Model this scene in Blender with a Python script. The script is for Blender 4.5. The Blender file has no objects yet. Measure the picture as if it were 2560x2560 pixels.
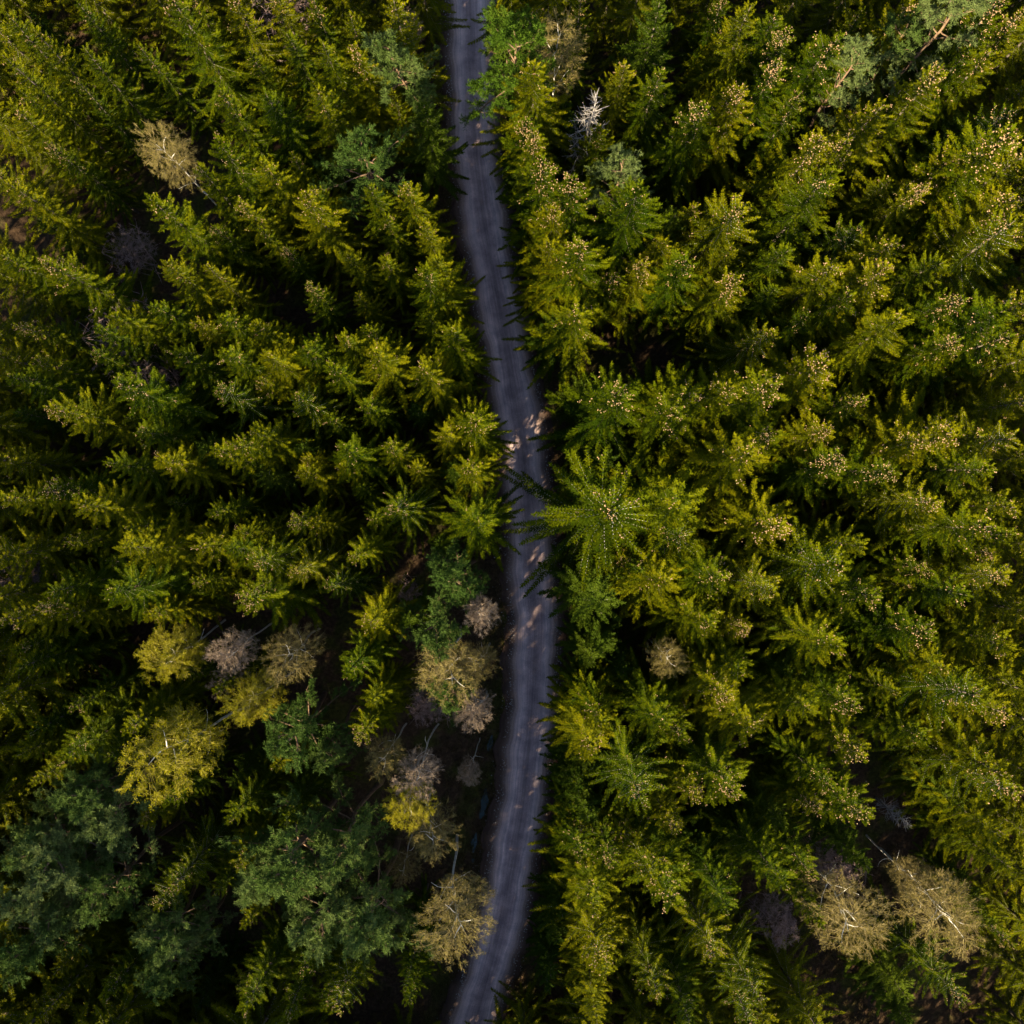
import bpy, math, random
import numpy as np

rng = np.random.default_rng(7)
random.seed(7)
SC = bpy.context.scene
COL = SC.collection
PI = math.pi

# ------------------------------------------------------------------ frame
CAM_H = 88.4                      # drone height, metres
W_PX = 2560.0
M_PX = 92.0 / W_PX                # metres on the ground per photo pixel


def ground_at(px, py, h=0.0):
    """photo pixel of something h metres up -> where it stands"""
    k = M_PX * (1.0 - h / CAM_H)
    return (px - 1280.0) * k, (1280.0 - py) * k


# ------------------------------------------------------------------ helpers
def tag(o, label=None, cat=None, group=None, kind=None):
    if label: o['label'] = label
    if cat: o['category'] = cat
    if group: o['group'] = group
    if kind: o['kind'] = kind
    return o


def unit(v):
    n = np.linalg.norm(v, axis=-1, keepdims=True)
    return v / np.maximum(n, 1e-9)


class MB:
    """collects faces with numpy, builds one mesh"""
    def __init__(self):
        self.v = []; self.f = []; self.m = []; self.n = 0

    def add(self, verts, faces, mat=0):
        verts = np.asarray(verts, dtype=np.float32).reshape(-1, 3)
        faces = np.asarray(faces, dtype=np.int64)
        self.v.append(verts); self.f.append(faces + self.n)
        self.m.append(np.full(len(faces), mat, dtype=np.int32)); self.n += len(verts)

    def leaf(self, p, d, l, w, up, mat=0, belly=0.42):
        """diamond shaped blades: base p, direction d, length l, width w"""
        p = np.asarray(p, float); d = unit(np.asarray(d, float)); n = len(p)
        if n == 0: return
        l = np.broadcast_to(np.asarray(l, float), (n,))[:, None]
        w = np.broadcast_to(np.asarray(w, float), (n,))[:, None]
        s = unit(np.cross(d, up))
        mid = p + d * l * belly
        vs = np.stack([p, mid + s * w * .5, p + d * l, mid - s * w * .5], axis=1).reshape(-1, 3)
        self.add(vs, np.arange(4 * n).reshape(n, 4), mat)

    def strip(self, a, b, w, mat=0):
        """thin twigs a->b as slim blades, random roll"""
        a = np.asarray(a, float); b = np.asarray(b, float); d = b - a
        r = rng.normal(size=a.shape)
        s = unit(np.cross(d, r))
        w = np.broadcast_to(np.asarray(w, float), (len(a),))[:, None]
        vs = np.stack([a + s * w * .5, a - s * w * .5, b - s * w * .2, b + s * w * .2], axis=1).reshape(-1, 3)
        self.add(vs, np.arange(4 * len(a)).reshape(-1, 4), mat)

    def tube(self, pts, rad, sides=5, mat=0):
        pts = np.asarray(pts, float); n = len(pts)
        rad = np.broadcast_to(np.asarray(rad, float), (n,))
        t = unit(np.gradient(pts, axis=0))
        ref = np.array([0, 0, 1.0]) if abs(t[0, 2]) < .9 else np.array([1.0, 0, 0])
        u = unit(np.cross(t, ref)); v = np.cross(t, u)
        ang = np.arange(sides) * 2 * PI / sides
        ring = pts[:, None] + rad[:, None, None] * (np.cos(ang)[None, :, None] * u[:, None] + np.sin(ang)[None, :, None] * v[:, None])
        vs = ring.reshape(-1, 3)
        i = np.arange(n - 1)[:, None] * sides; j = np.arange(sides)[None, :]; k = (j + 1) % sides
        fs = np.stack([i + j, i + k, i + sides + k, i + sides + j], axis=-1).reshape(-1, 4)
        self.add(vs, fs, mat)

    def spindle(self, p, d, l, w, mat=0):
        """little cones: four sided spindles"""
        p = np.asarray(p, float); d = unit(np.asarray(d, float)); n = len(p)
        if n == 0: return
        u = unit(np.cross(d, np.array([.3, 1, .2]))); v = np.cross(d, u)
        l = np.broadcast_to(np.asarray(l, float), (n,))[:, None]; w = np.broadcast_to(np.asarray(w, float), (n,))[:, None]
        c = p + d * l * .4
        vs = np.stack([p, c + u * w / 2, c + v * w / 2, c - u * w / 2, c - v * w / 2, p + d * l], axis=1).reshape(-1, 3)
        b = np.arange(n)[:, None] * 6
        tri = np.array([[0, 1, 2], [0, 2, 3], [0, 3, 4], [0, 4, 1], [5, 2, 1], [5, 3, 2], [5, 4, 3], [5, 1, 4]])
        fs = (b[:, :, None] + tri[None]).reshape(-1, 3)
        self.add(vs, fs, mat)

    def mesh(self, name, mats):
        me = bpy.data.meshes.new(name)
        V = np.concatenate(self.v)
        loops = np.concatenate([f.ravel() for f in self.f]).astype(np.int32)
        tot = np.concatenate([np.full(len(f), f.shape[1], dtype=np.int32) for f in self.f])
        start = np.concatenate([[0], np.cumsum(tot)[:-1]]).astype(np.int32)
        me.vertices.add(len(V)); me.vertices.foreach_set('co', V.ravel())
        me.loops.add(len(loops)); me.loops.foreach_set('vertex_index', loops)
        me.polygons.add(len(tot)); me.polygons.foreach_set('loop_start', start)
        me.polygons.foreach_set('loop_total', tot)
        for m in mats: me.materials.append(m)
        me.polygons.foreach_set('material_index', np.concatenate(self.m))
        me.update(calc_edges=True)
        return me


# ------------------------------------------------------------------ materials
def new_mat(name):
    m = bpy.data.materials.new(name); m.use_nodes = True
    nt = m.node_tree
    for n in list(nt.nodes): nt.nodes.remove(n)
    return m, nt, nt.nodes, nt.links


def ramp(N, L, src, stops):
    r = N.new('ShaderNodeValToRGB')
    while len(r.color_ramp.elements) < len(stops): r.color_ramp.elements.new(.5)
    for e, (p, c) in zip(r.color_ramp.elements, stops):
        e.position = p; e.color = (*c, 1)
    L.new(src, r.inputs[0])
    return r.outputs[0]


def noise(N, L, vec, scale, detail=4, rough=.55):
    n = N.new('ShaderNodeTexNoise'); n.inputs['Scale'].default_value = scale
    n.inputs['Detail'].default_value = detail; n.inputs['Roughness'].default_value = rough
    if vec is not None: L.new(vec, n.inputs['Vector'])
    return n.outputs['Fac']


def mix(N, L, fac, a, b, mode='MIX'):
    m = N.new('ShaderNodeMix'); m.data_type = 'RGBA'; m.blend_type = mode
    for s, i in ((fac, 0), (a, 6), (b, 7)):
        if isinstance(s, (int, float)): m.inputs[i].default_value = s
        elif isinstance(s, tuple): m.inputs[i].default_value = (*s, 1)
        else: L.new(s, m.inputs[i])
    return m.outputs[2]


def foliage_mat(name, cols, transl=.3, rough=.6, spec=.03, scale=1.6):
    """cols: three tints of the species; varies within the tree and from tree to tree"""
    m, nt, N, L = new_mat(name)
    tc = N.new('ShaderNodeTexCoord'); oi = N.new('ShaderNodeObjectInfo')
    f = noise(N, L, tc.outputs['Object'], scale, 3)
    add = N.new('ShaderNodeMath'); add.operation = 'MULTIPLY_ADD'
    L.new(oi.outputs['Random'], add.inputs[0]); add.inputs[1].default_value = .66
    sub = N.new('ShaderNodeMath'); sub.operation = 'ADD'; sub.inputs[1].default_value = -.33
    L.new(f, sub.inputs[0]); L.new(sub.outputs[0], add.inputs[2])
    c = ramp(N, L, add.outputs[0], [(.2, cols[0]), (.5, cols[1]), (.8, cols[2])])
    p = N.new('ShaderNodeBsdfPrincipled'); L.new(c, p.inputs['Base Color'])
    p.inputs['Roughness'].default_value = rough; p.inputs['Specular IOR Level'].default_value = spec
    t = N.new('ShaderNodeBsdfTranslucent'); L.new(c, t.inputs['Color'])
    s = N.new('ShaderNodeMixShader'); s.inputs[0].default_value = transl
    L.new(p.outputs[0], s.inputs[1]); L.new(t.outputs[0], s.inputs[2])
    o = N.new('ShaderNodeOutputMaterial'); L.new(s.outputs[0], o.inputs[0])
    return m


def bark_mat(name, a, b, scale=6.0, rough=.85, stretch=.25, bands=None):
    m, nt, N, L = new_mat(name)
    tc = N.new('ShaderNodeTexCoord'); mp = N.new('ShaderNodeMapping'); mp.inputs['Scale'].default_value = (1, 1, stretch)
    L.new(tc.outputs['Object'], mp.inputs[0])
    f = noise(N, L, mp.outputs[0], scale, 5)
    c = ramp(N, L, f, [(.35, a), (.65, b)])
    if bands:
        mp2 = N.new('ShaderNodeMapping'); mp2.inputs['Scale'].default_value = (.6, .6, 3.0)
        L.new(tc.outputs['Object'], mp2.inputs[0])
        g = noise(N, L, mp2.outputs[0], 3.5, 2)
        mask = ramp(N, L, g, [(.62, (0, 0, 0)), (.68, (1, 1, 1))])
        c = mix(N, L, mask, c, bands)
    p = N.new('ShaderNodeBsdfPrincipled'); L.new(c, p.inputs['Base Color']); p.inputs['Roughness'].default_value = rough
    p.inputs['Specular IOR Level'].default_value = .2
    o = N.new('ShaderNodeOutputMaterial'); L.new(p.outputs[0], o.inputs[0])
    return m


M_NEEDLE = foliage_mat('spruce_needles', [(.024, .046, .0012), (.048, .070, .0012), (.086, .098, .0015)], .25)
M_TIP = foliage_mat('spruce_new_growth_highlight', [(.064, .090, .001), (.105, .122, .001), (.155, .152, .0015)], .25)  # new growth tint, lifted against the needles to paint golden highlights
M_YNEEDLE = foliage_mat('young_spruce_needles', [(.030, .058, .004), (.050, .080, .005), (.075, .105, .007)], .3)
M_PINE = foliage_mat('pine_needles', [(.050, .092, .016), (.080, .124, .026), (.120, .158, .050)], .22, scale=1.0)
M_GPINE = foliage_mat('green_pine_needles', [(.050, .095, .008), (.080, .130, .010), (.115, .160, .016)], .25, scale=1.0)
M_CONE = bark_mat('cone_scales', (.22, .135, .065), (.42, .275, .15), 9, .6, 1)
M_BARK = bark_mat('spruce_bark', (.055, .042, .032), (.14, .115, .095), 8)
M_TWIG = bark_mat('spruce_branch_bark', (.06, .05, .03), (.24, .22, .17), 1.4, .8, 1)
M_PALE = bark_mat('lichened_branch_bark', (.12, .105, .08), (.42, .39, .33), 1.2, .8, 1)
M_PBARK = bark_mat('pine_bark', (.11, .07, .045), (.20, .13, .08), 7)
M_BBARK = bark_mat('birch_bark', (.62, .58, .52), (.80, .77, .70), 5, .6, .25, (.07, .06, .055))
M_BTWIG = bark_mat('birch_twigs', (.15, .115, .045), (.24, .19, .08), 3, .7, 1)
M_YTWIG = bark_mat('yellow_birch_twigs', (.22, .19, .03), (.34, .29, .05), 3, .7, 1)
M_PTWIG = bark_mat('rosy_twigs', (.22, .16, .115), (.35, .265, .20), 3, .7, 1)
M_RTWIG = bark_mat('bare_shrub_twigs', (.22, .15, .14), (.36, .26, .24), 3, .8, 1)
M_DEAD = bark_mat('weathered_dead_wood', (.24, .215, .205), (.44, .41, .39), 5, .7, 1)
M_CATKIN = foliage_mat('birch_catkins', [(.135, .108, .018), (.19, .155, .028), (.25, .21, .046)], .3)
M_PCATKIN = foliage_mat('rosy_buds', [(.17, .122, .066), (.235, .168, .10), (.30, .225, .14)], .3)
M_YLEAF = foliage_mat('young_birch_leaves', [(.21, .195, .002), (.30, .275, .002), (.40, .355, .003)], .35)


# ------------------------------------------------------------------ tree shapes
def spruce(seed, h=20.0, rmax=3.0, cones=0, density=1.0, bushy=1.0, base=.15, lod=1.0, young=False, tilt=0.0):
    """Norway spruce: tapered trunk, whorls of feathered branches, hanging cones near the top.
    returns (wood MB, crown MB)"""
    g = np.random.default_rng(seed)
    wood, crown = MB(), MB()
    zz = np.linspace(0, h, 9)
    wob = np.cumsum(g.normal(0, .035, (9, 2)), axis=0)
    tp = np.column_stack([wob, zz]); tr = .17 * (h / 20) * (1 - zz / h) ** .8 + .018
    wood.tube(tp, tr, 7, 0)
    ax = lambda z: np.array([np.interp(z, zz, tp[:, 0]), np.interp(z, zz, tp[:, 1]), z])
    z = h * base
    tips = []
    while z < h - .25:
        f = (z - h * base) / (h * (1 - base))          # 0 lowest whorl, 1 top
        R = rmax * (1 - f) ** .88 * (1.0 if f > .12 else .72 + 2.3 * f) + .14
        nb = int(g.integers(5, 8)) if f < .9 else int(g.integers(4, 6))
        ph0 = g.uniform(0, 2 * PI)
        for b in range(nb):
            phi = ph0 + b * 2 * PI / nb + g.normal(0, .16)
            L = R * (g.uniform(1.0, 1.32) if b % 2 == 0 else g.uniform(.45, .9))
            zb = z + g.normal(0, .10)
            a = np.array([math.cos(phi), math.sin(phi), 0]); sd = np.array([-a[1], a[0], 0])
            k1 = -.12 + 1.0 * f ** 1.6 + g.normal(0, .07); k2 = -.62 * (1 - f) - .05; k3 = .42 * (1 - f) + .08
            n = max(5, int(L / (.10 / density)))
            t = np.linspace(.06, 1, n)
            bend = g.normal(0, .07)
            P = ax(zb)[None] + L * (t[:, None] * a + (bend * t ** 2)[:, None] * sd) 
            P[:, 2] += L * (k1 * t + k2 * t ** 2 + k3 * t ** 3)
            T = unit(np.gradient(P, axis=0))
            q = np.linspace(0, n - 1, 6).astype(int)
            wood.tube(np.vstack([ax(zb)[None], P[q] - np.array([0, 0, .03])]), np.linspace(.020 + .007 * L, .006, 7), 3, 1)
            # lateral twigs both sides: one tapering plume per branch
            prof = np.minimum(1, .35 + 2.4 * t) * (1 - t) ** .75
            ln = (.09 + .20 * min(L, 2.6) * prof) * bushy
            pos, dr, lens, tt_ = [], [], [], []
            for s in (-1, 1):
                keep = g.random(n) > .04
                p = P[keep]; tt = T[keep]; k_ = keep.sum()
                ang = g.normal(.80 - .25 * t[keep], .06)
                d = tt * np.cos(ang)[:, None] + s * sd * np.sin(ang)[:, None]
                d[:, 2] += g.normal(-.10 - .25 * (1 - f), .06, k_)
                pos.append(p + tt * g.uniform(-.03, .03, (k_, 1))); dr.append(unit(d)); lens.append(ln[keep] * g.uniform(.85, 1.12, k_)); tt_.append(t[keep])
            pos.append(P[-1:]); dr.append(T[-1:]); lens.append(np.array([.20])); tt_.append(t[-1:])
            pos = np.concatenate(pos); dr = np.concatenate(dr); lens = np.concatenate(lens); tt_ = np.concatenate(tt_)
            # new growth at the branch ends, with golden highlights painted into its colour
            fresh_lit = tt_ + g.normal(0, .06, len(tt_)) > .74 - .18 * f
            up = np.array([0, 0, 1.0]) + g.normal(0, .30, pos.shape)
            for msk, mt in ((~fresh_lit, 0), (fresh_lit, 1)):
                crown.leaf(pos[msk], dr[msk], lens[msk] + .04, .070 / lod ** .5, up[msk], mt, .35)
            step = .105 / density / lod
            cnt = np.maximum(2, (lens / step).astype(int))
            idx = np.repeat(np.arange(len(pos)), cnt)
            fr = np.concatenate([(np.arange(c) + .5) / c for c in cnt])
            bp = pos[idx] + dr[idx] * (lens[idx] * fr)[:, None]
            for s in (-1, 1):
                sv = unit(np.cross(dr[idx], np.array([0, 0, 1.0])))
                aa = g.normal(.62, .14, len(idx))
                d = dr[idx] * np.cos(aa)[:, None] + s * sv * np.sin(aa)[:, None]
                d[:, 2] += g.normal(.10, .16, len(idx))
                upb = np.array([0, 0, 1.0]) + g.normal(0, .45, d.shape)
                ll = g.uniform(.08, .15, len(idx)) / lod ** .35
                fm = fresh_lit[idx]
                for msk, mt in ((~fm, 0), (fm, 1)):
                    crown.leaf(bp[msk], d[msk], ll[msk], .034 / lod ** .5, upb[msk], mt)
            # hanging branchlets under the branch
            hm = g.random(n) < .55
            if f < .8 and hm.any():
                crown.leaf(P[hm], np.column_stack([T[hm][:, :2] * .4 + g.normal(0, .15, (hm.sum(), 2)), np.full(hm.sum(), -1.0)]), g.uniform(.18, .42, hm.sum()), .10, g.normal(size=(hm.sum(), 3)), 0)
            # axis clad in needles
            for s in (-1, 0, 1):
                d = T * .7 + s * sd * .45 + g.normal(0, .10, T.shape) + np.array([0, 0, .25])
                fa = t + g.normal(0, .05, n) > .74 - .18 * f
                ul = np.array([0, 0, 1.0]) + g.normal(0, .3, d.shape); l_ = g.uniform(.11, .18, n)
                for msk, mt in ((~fa, 0), (fa, 1)):
                    crown.leaf(P[msk], d[msk], l_[msk], .05, ul[msk], mt)
            if f > .42:
                ends = pos + dr * lens[:, None]
                tips.append(np.column_stack([ends, np.full(len(ends), f)]))
        z += (1.12 - .62 * f) * (1.0 / density ** .5) * g.uniform(.8, 1.2) * (h / 20) ** .35
    # leader
    top = ax(h)
    lead = np.array([top] * 26) - np.column_stack([np.zeros((26, 2)), np.linspace(0, .9, 26)])
    ang = g.uniform(0, 2 * PI, 26)
    d = np.column_stack([np.cos(ang), np.sin(ang), np.full(26, 1.0)])
    crown.leaf(lead, d, .17, .05, g.normal(size=(26, 3)), 1)
    if cones and tips:
        tp = np.concatenate(tips)
        w = np.clip((tp[:, 3] - .45) / .5, 0, 1) ** 3.2
        pick = g.choice(len(tp), size=min(cones, len(tp) // 2), replace=False, p=w / w.sum())
        c = tp[pick, :3]
        # they hang in twos and threes
        c = np.concatenate([c] + [c[: int(len(c) * q)] + g.normal(0, .10, (int(len(c) * q), 3)) for q in (.9, .7, .5, .3)])
        dd = np.array([0, 0, -1.0]) + g.normal(0, .35, c.shape)
        crown.spindle(c + np.array([0, 0, .05]), dd, g.uniform(.13, .19, len(c)), g.uniform(.055, .08, len(c)), 2)
    return wood, crown


def limb_path(g, p0, d0, length, n=6, wander=.16, lift=.0):
    pts = [np.array(p0, float)]; d = np.array(d0, float)
    for _ in range(n):
        d = unit(d + g.normal(0, wander, 3) + np.array([0, 0, lift]))
        pts.append(pts[-1] + d * length / n)
    return np.array(pts)


def pine(seed, h=18.0, r=2.6, crown_from=.58, tufts=7, mat_tip=0):
    """Scots pine: bare lower trunk, rising limbs that end in shaggy shoots"""
    g = np.random.default_rng(seed)
    wood, crown = MB(), MB()
    tp = limb_path(g, (0, 0, 0), (0, 0, 1), h * .97, 9, .05, .12)
    wood.tube(tp, np.linspace(.19, .04, len(tp)), 7, 0)
    nl = 18
    for i in range(nl):
        f = (i + g.uniform(0, .6)) / nl
        z = crown_from + (1 - crown_from) * f
        p0 = tp[0] + (tp[-1] - tp[0]) * 0
        k = z * (len(tp) - 1); a = int(min(k, len(tp) - 2)); p0 = tp[a] + (tp[a + 1] - tp[a]) * (k - a)
        phi = i * 2.4 + g.normal(0, .3)
        L = r * (1.08 - .72 * f ** 1.4) * g.uniform(.7, 1.15)
        e = .15 + .75 * f + g.normal(0, .12)
        d = np.array([math.cos(phi) * math.cos(e), math.sin(phi) * math.cos(e), math.sin(e)])
        lp = limb_path(g, p0, d, L, 6, .15, .06)
        wood.tube(lp, np.linspace(.055, .018, len(lp)), 4, 0)
        ns = 9
        for j in range(ns):
            u = .34 + .66 * (j + .5) / ns
            k = u * (len(lp) - 1); a = int(min(k, len(lp) - 2)); q = lp[a] + (lp[a + 1] - lp[a]) * (k - a)
            dd = unit(unit(lp[a + 1] - lp[a]) * .8 + g.normal(0, .55, 3) + np.array([0, 0, .25]))
            sl = (.45 + .35 * g.random()) * r / 2.6
            sp = limb_path(g, q, dd, sl, 3, .2, .05)
            wood.tube(sp, np.linspace(.018, .008, len(sp)), 3, 0)
            for s in range(tufts):
                w = .25 + .75 * (s + .7) / tufts
                k = w * (len(sp) - 1); a2 = int(min(k, len(sp) - 2)); q2 = sp[a2] + (sp[a2 + 1] - sp[a2]) * (k - a2)
                sd = unit(dd * .8 + g.normal(0, .55, 3) + np.array([0, 0, .35]))
                m = 28
                sh = g.uniform(.24, .46)
                base = q2 + sd * (np.linspace(.0, 1, m) * sh)[:, None]
                nd = sd * .8 + unit(g.normal(size=(m, 3))) * .8
                crown.leaf(base, nd, g.uniform(.13, .21, m), .028, g.normal(size=(m, 3)), 0)
    return wood, crown


def broadleaf(seed, h=16.0, r=2.2, bole=.35, limbs=11, leaf=5, stems=1, leaf_size=.05, fine=8, twig_w=.018, sprays=330, fill=2.6):
    """birch and bare shrub: white stem, rising limbs, and a domed haze of fine twig sprays with catkins, buds or young leaves"""
    g = np.random.default_rng(seed)
    wood, crown = MB(), MB()
    lean = g.normal(0, .05, 2)
    stemlines = []
    for st in range(stems):
        if stems == 1:
            tp = limb_path(g, (0, 0, 0), (lean[0], lean[1], 1), h * .90, 10, .06, .10); tr = np.linspace(.12, .012, 11)
        else:
            an = st * 2 * PI / stems + g.uniform(0, 1)
            tp = limb_path(g, (.15 * math.cos(an), .15 * math.sin(an), 0), (.36 * math.cos(an), .36 * math.sin(an), 1), h * g.uniform(.7, .92), 8, .13, .06)
            tr = np.linspace(.07, .012, 9)
        wood.tube(tp, tr * (h / 16) ** .5, 6, 0)
        stemlines.append(tp)
    c0 = np.mean([np.array([np.interp(h * .7, t[:, 2], t[:, 0]), np.interp(h * .7, t[:, 2], t[:, 1]), 0]) for t in stemlines], axis=0)
    zc = h * (bole + 1.0) / 2; rz = h * (1.0 - bole) / 2 * 1.04
    lobes = unit(g.normal(size=(16, 3))); amp = g.uniform(-.30, .36, 16)

    def outline(d):
        k = np.maximum(0, d @ lobes.T - .72) / .28
        return 1 + (k * amp).sum(axis=1)
    anchors = []
    for tp in stemlines:
        n = len(tp) - 1
        for i in range(limbs):
            f = (i + g.uniform(0, .7)) / limbs
            k = (bole * .9 + (1 - bole * .9) * f * .95) * n; a = int(min(k, n - 1)); p0 = tp[a] + (tp[a + 1] - tp[a]) * (k - a)
            phi = i * 2.4 + g.normal(0, .35)
            e = .45 + .55 * f + g.normal(0, .12)
            d = np.array([math.cos(phi) * math.cos(e), math.sin(phi) * math.cos(e), math.sin(e)])
            L = r * g.uniform(.75, 1.0) * (1.05 - .45 * f)
            lp = limb_path(g, p0, d, L, 6, .14, .04)
            wood.tube(lp, np.linspace(.042, .010, len(lp)) * (h / 16) ** .5, 4, 0)
            anchors.append(lp[2:])
        anchors.append(tp[int(n * bole) + 1:])
    A = np.concatenate(anchors)
    d = unit(g.normal(size=(sprays, 3)))
    rad = g.random(sprays) ** (1 / fill) * outline(d)
    tap = np.where(d[:, 2] > 0, 1.0, 1.0 + .12 * d[:, 2])
    P = c0 + np.array([0, 0, zc]) + d * rad[:, None] * np.array([r, r, rz]) * np.column_stack([tap, tap, np.ones(sprays)])
    near = A[np.argmin(((P[:, None] - A[None]) ** 2).sum(-1), axis=1)]
    # supporting twig: bends from its limb out to the spray
    midp = near + (P - near) * .55 + np.array([0, 0, .12]) + g.normal(0, .05, P.shape)
    wood.strip(near, midp, .022, 1); wood.strip(midp, P, .016, 1)
    out = unit(d * .55 + unit(P - near + 1e-4) * .55 + np.array([0, 0, .25]) + g.normal(0, .2, P.shape))
    fi = np.repeat(np.arange(sprays), fine)
    q = P[fi] + out[fi] * g.uniform(-.25, .12, (len(fi), 1)) * r / 2.2
    d3 = unit(out[fi] + g.normal(0, .55, (len(fi), 3)))
    l3 = g.uniform(.18, .48, (len(fi), 1)) * (r / 2.2) ** .5
    e3 = q + d3 * l3 + np.array([0, 0, -.04])
    crown.strip(q, e3, twig_w, 0)
    fj = np.repeat(np.arange(len(fi)), 3)
    q2 = q[fj] + (e3[fj] - q[fj]) * g.uniform(.2, .9, (len(fj), 1))
    d4 = unit(d3[fj] + g.normal(0, .6, (len(fj), 3))); e4 = q2 + d4 * g.uniform(.08, .22, (len(fj), 1))
    crown.strip(q2, e4, twig_w * .7, 0)
    if leaf:
        li = np.repeat(np.arange(len(fi)), leaf); w = g.uniform(.1, 1.05, (len(li), 1))
        q5 = q[li] + (e3[li] - q[li]) * w + g.normal(0, .05, (len(li), 3))
        d5 = d3[li] * .5 + g.normal(0, .7, (len(li), 3)) + np.array([0, 0, -.2])
        crown.leaf(q5, d5, leaf_size * 1.3 * g.uniform(.7, 1.3, len(li)), leaf_size * .6, g.normal(size=d5.shape), 1)
    return wood, crown


def dead_spruce(seed, h=9.0):
    g = np.random.default_rng(seed)
    wood, crown = MB(), MB()
    tp = limb_path(g, (0, 0, 0), (.02, 0, 1), h, 8, .03, .2)
    wood.tube(tp, np.linspace(.12, .012, 9), 6, 0)
    z = .25
    while z < .98:
        k = z * 8; a = int(min(k, 7)); p = tp[a] + (tp[a + 1] - tp[a]) * (k - a)
        for b in range(int(g.integers(4, 7))):
            phi = g.uniform(0, 2 * PI); L = 1.75 * (1 - z) ** .7 * g.uniform(.6, 1.1) + .12
            lp = limb_path(g, p, (math.cos(phi), math.sin(phi), .05), L, 5, .10, .09)
            crown.tube(lp, np.linspace(.028, .008, 6), 4, 0)
            for s in range(7):
                u = g.uniform(.25, 1) * 5; a2 = int(min(u, 4)); q = lp[a2] + (lp[a2 + 1] - lp[a2]) * (u - a2)
                d = unit(unit(lp[a2 + 1] - lp[a2]) + g.normal(0, .6, 3)); 
                crown.strip(q[None], (q + d * g.uniform(.15, .4))[None], .018, 0)
        z += .048
    return wood, crown


# ------------------------------------------------------------------ variants (mesh data that trees share)
def variant(pair, wm, cm):
    return pair[0].mesh('trunk', wm), pair[1].mesh('crown', cm)


SW, SCM = [M_BARK, M_TWIG], [M_NEEDLE, M_TIP, M_CONE]
V = {
    'heavy': [variant(spruce(100 + i, 20, r, c), SW, SCM) for i, (r, c) in enumerate(((3.4, 60), (3.9, 24), (3.1, 80), (3.6, 14), (3.3, 40), (2.8, 70), (3.7, 52)))],
    'light': [variant(spruce(200 + i, 20, r, c), SW, SCM) for i, (r, c) in enumerate(((3.2, 16), (3.5, 5), (3.0, 24), (3.4, 0), (2.7, 10)))],
    'open': [variant(spruce(300 + i, 20, r, c, density=.8, bushy=.9), [M_BARK, M_PALE], SCM) for i, (r, c) in enumerate(((3.9, 34), (3.6, 20), (4.1, 26)))],
    'young': [variant(spruce(400 + i, 13, r, 0, density=1.05, base=.10, young=True), SW, [M_YNEEDLE, M_YNEEDLE, M_CONE]) for i, r in enumerate((2.2, 1.9, 2.4))],
    'pine': [variant(pine(500 + i, 18, r), [M_PBARK], [M_PINE]) for i, r in enumerate((2.5, 2.9, 2.3, 2.7))],
    'greenpine': [variant(pine(550 + i, 18, 2.7, .5, 8), [M_PBARK], [M_GPINE]) for i in range(1)],
    'birch': [variant(broadleaf(600 + i, 16, r, b), [M_BBARK, M_BTWIG], [M_BTWIG, M_CATKIN]) for i, (r, b) in enumerate(((2.3, .52), (2.1, .54), (2.4, .50)))],
    'rosybirch': [variant(broadleaf(640 + i, 15, 2.1, .54, leaf=3, leaf_size=.045), [M_BBARK, M_PTWIG], [M_PTWIG, M_PCATKIN]) for i in range(2)],
    'yellowbirch': [variant(broadleaf(660 + i, 15, 2.1, .54, leaf=9, leaf_size=.06), [M_BBARK, M_YTWIG], [M_YTWIG, M_YLEAF]) for i in range(2)],
    'shrub': [variant(broadleaf(680 + i, 9, 1.9, .3, limbs=7, leaf=0, stems=3, twig_w=.022, sprays=260, fill=2.2), [M_RTWIG, M_RTWIG], [M_RTWIG]) for i in range(2)],
    'dead': [variant(dead_spruce(700), [M_DEAD], [M_DEAD])],
}
NOMINAL = {'heavy': 20, 'light': 20, 'open': 20, 'young': 13, 'pine': 18, 'greenpine': 18, 'birch': 16, 'rosybirch': 15, 'yellowbirch': 15, 'shrub': 9, 'dead': 9}


def plant(name, kind, k, x, y, h, width, rz, label, cat, group, lean=0.0):
    tm, cm = V[kind][k % len(V[kind])]
    e = bpy.data.objects.new(name, None); COL.objects.link(e)
    e.empty_display_size = .5
    e.location = (x, y, ground_z(x, y) - .03)
    s = h / NOMINAL[kind]
    e.scale = (s * width, s * width, s)
    e.rotation_euler = (lean * math.cos(rz * 7), lean * math.sin(rz * 5), rz)
    tag(e, label, cat, group)
    for nm, me in (('trunk', tm), ('crown', cm)):
        o = bpy.data.objects.new(nm, me); COL.objects.link(o); o.parent = e
    return e


# ------------------------------------------------------------------ road line (photo pixels -> ground)
ROAD_PX = [(-700, 1150), (-350, 1162), (0, 1174), (130, 1180), (331, 1181), (464, 1199), (596, 1215), (729, 1243), (861, 1265), (994, 1288), (1126, 1309),
           (1259, 1320), (1391, 1327), (1524, 1337), (1656, 1338), (1789, 1331), (1921, 1318), (2054, 1299), (2186, 1275), (2319, 1255),
           (2451, 1214), (2560, 1184), (2900, 1085), (3300, 1010)]
RY = np.array([(1280 - y) * M_PX for y, _ in ROAD_PX])[::-1]
RX = np.array([(x - 1280) * M_PX for _, x in ROAD_PX])[::-1]


def road_x(y):
    # smoothed
    return (np.interp(y - 2.5, RY, RX) + np.interp(y, RY, RX) + np.interp(y + 2.5, RY, RX)) / 3


DITCH_Y0, DITCH_Y1 = (1280 - 2560) * M_PX, (1280 - 1500) * M_PX


def ditch_x(y):
    return road_x(y) - 3.55 + .18 * math.sin(y * .9) if np.isscalar(y) else road_x(y) - 3.55 + .18 * np.sin(y * .9)


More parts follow.
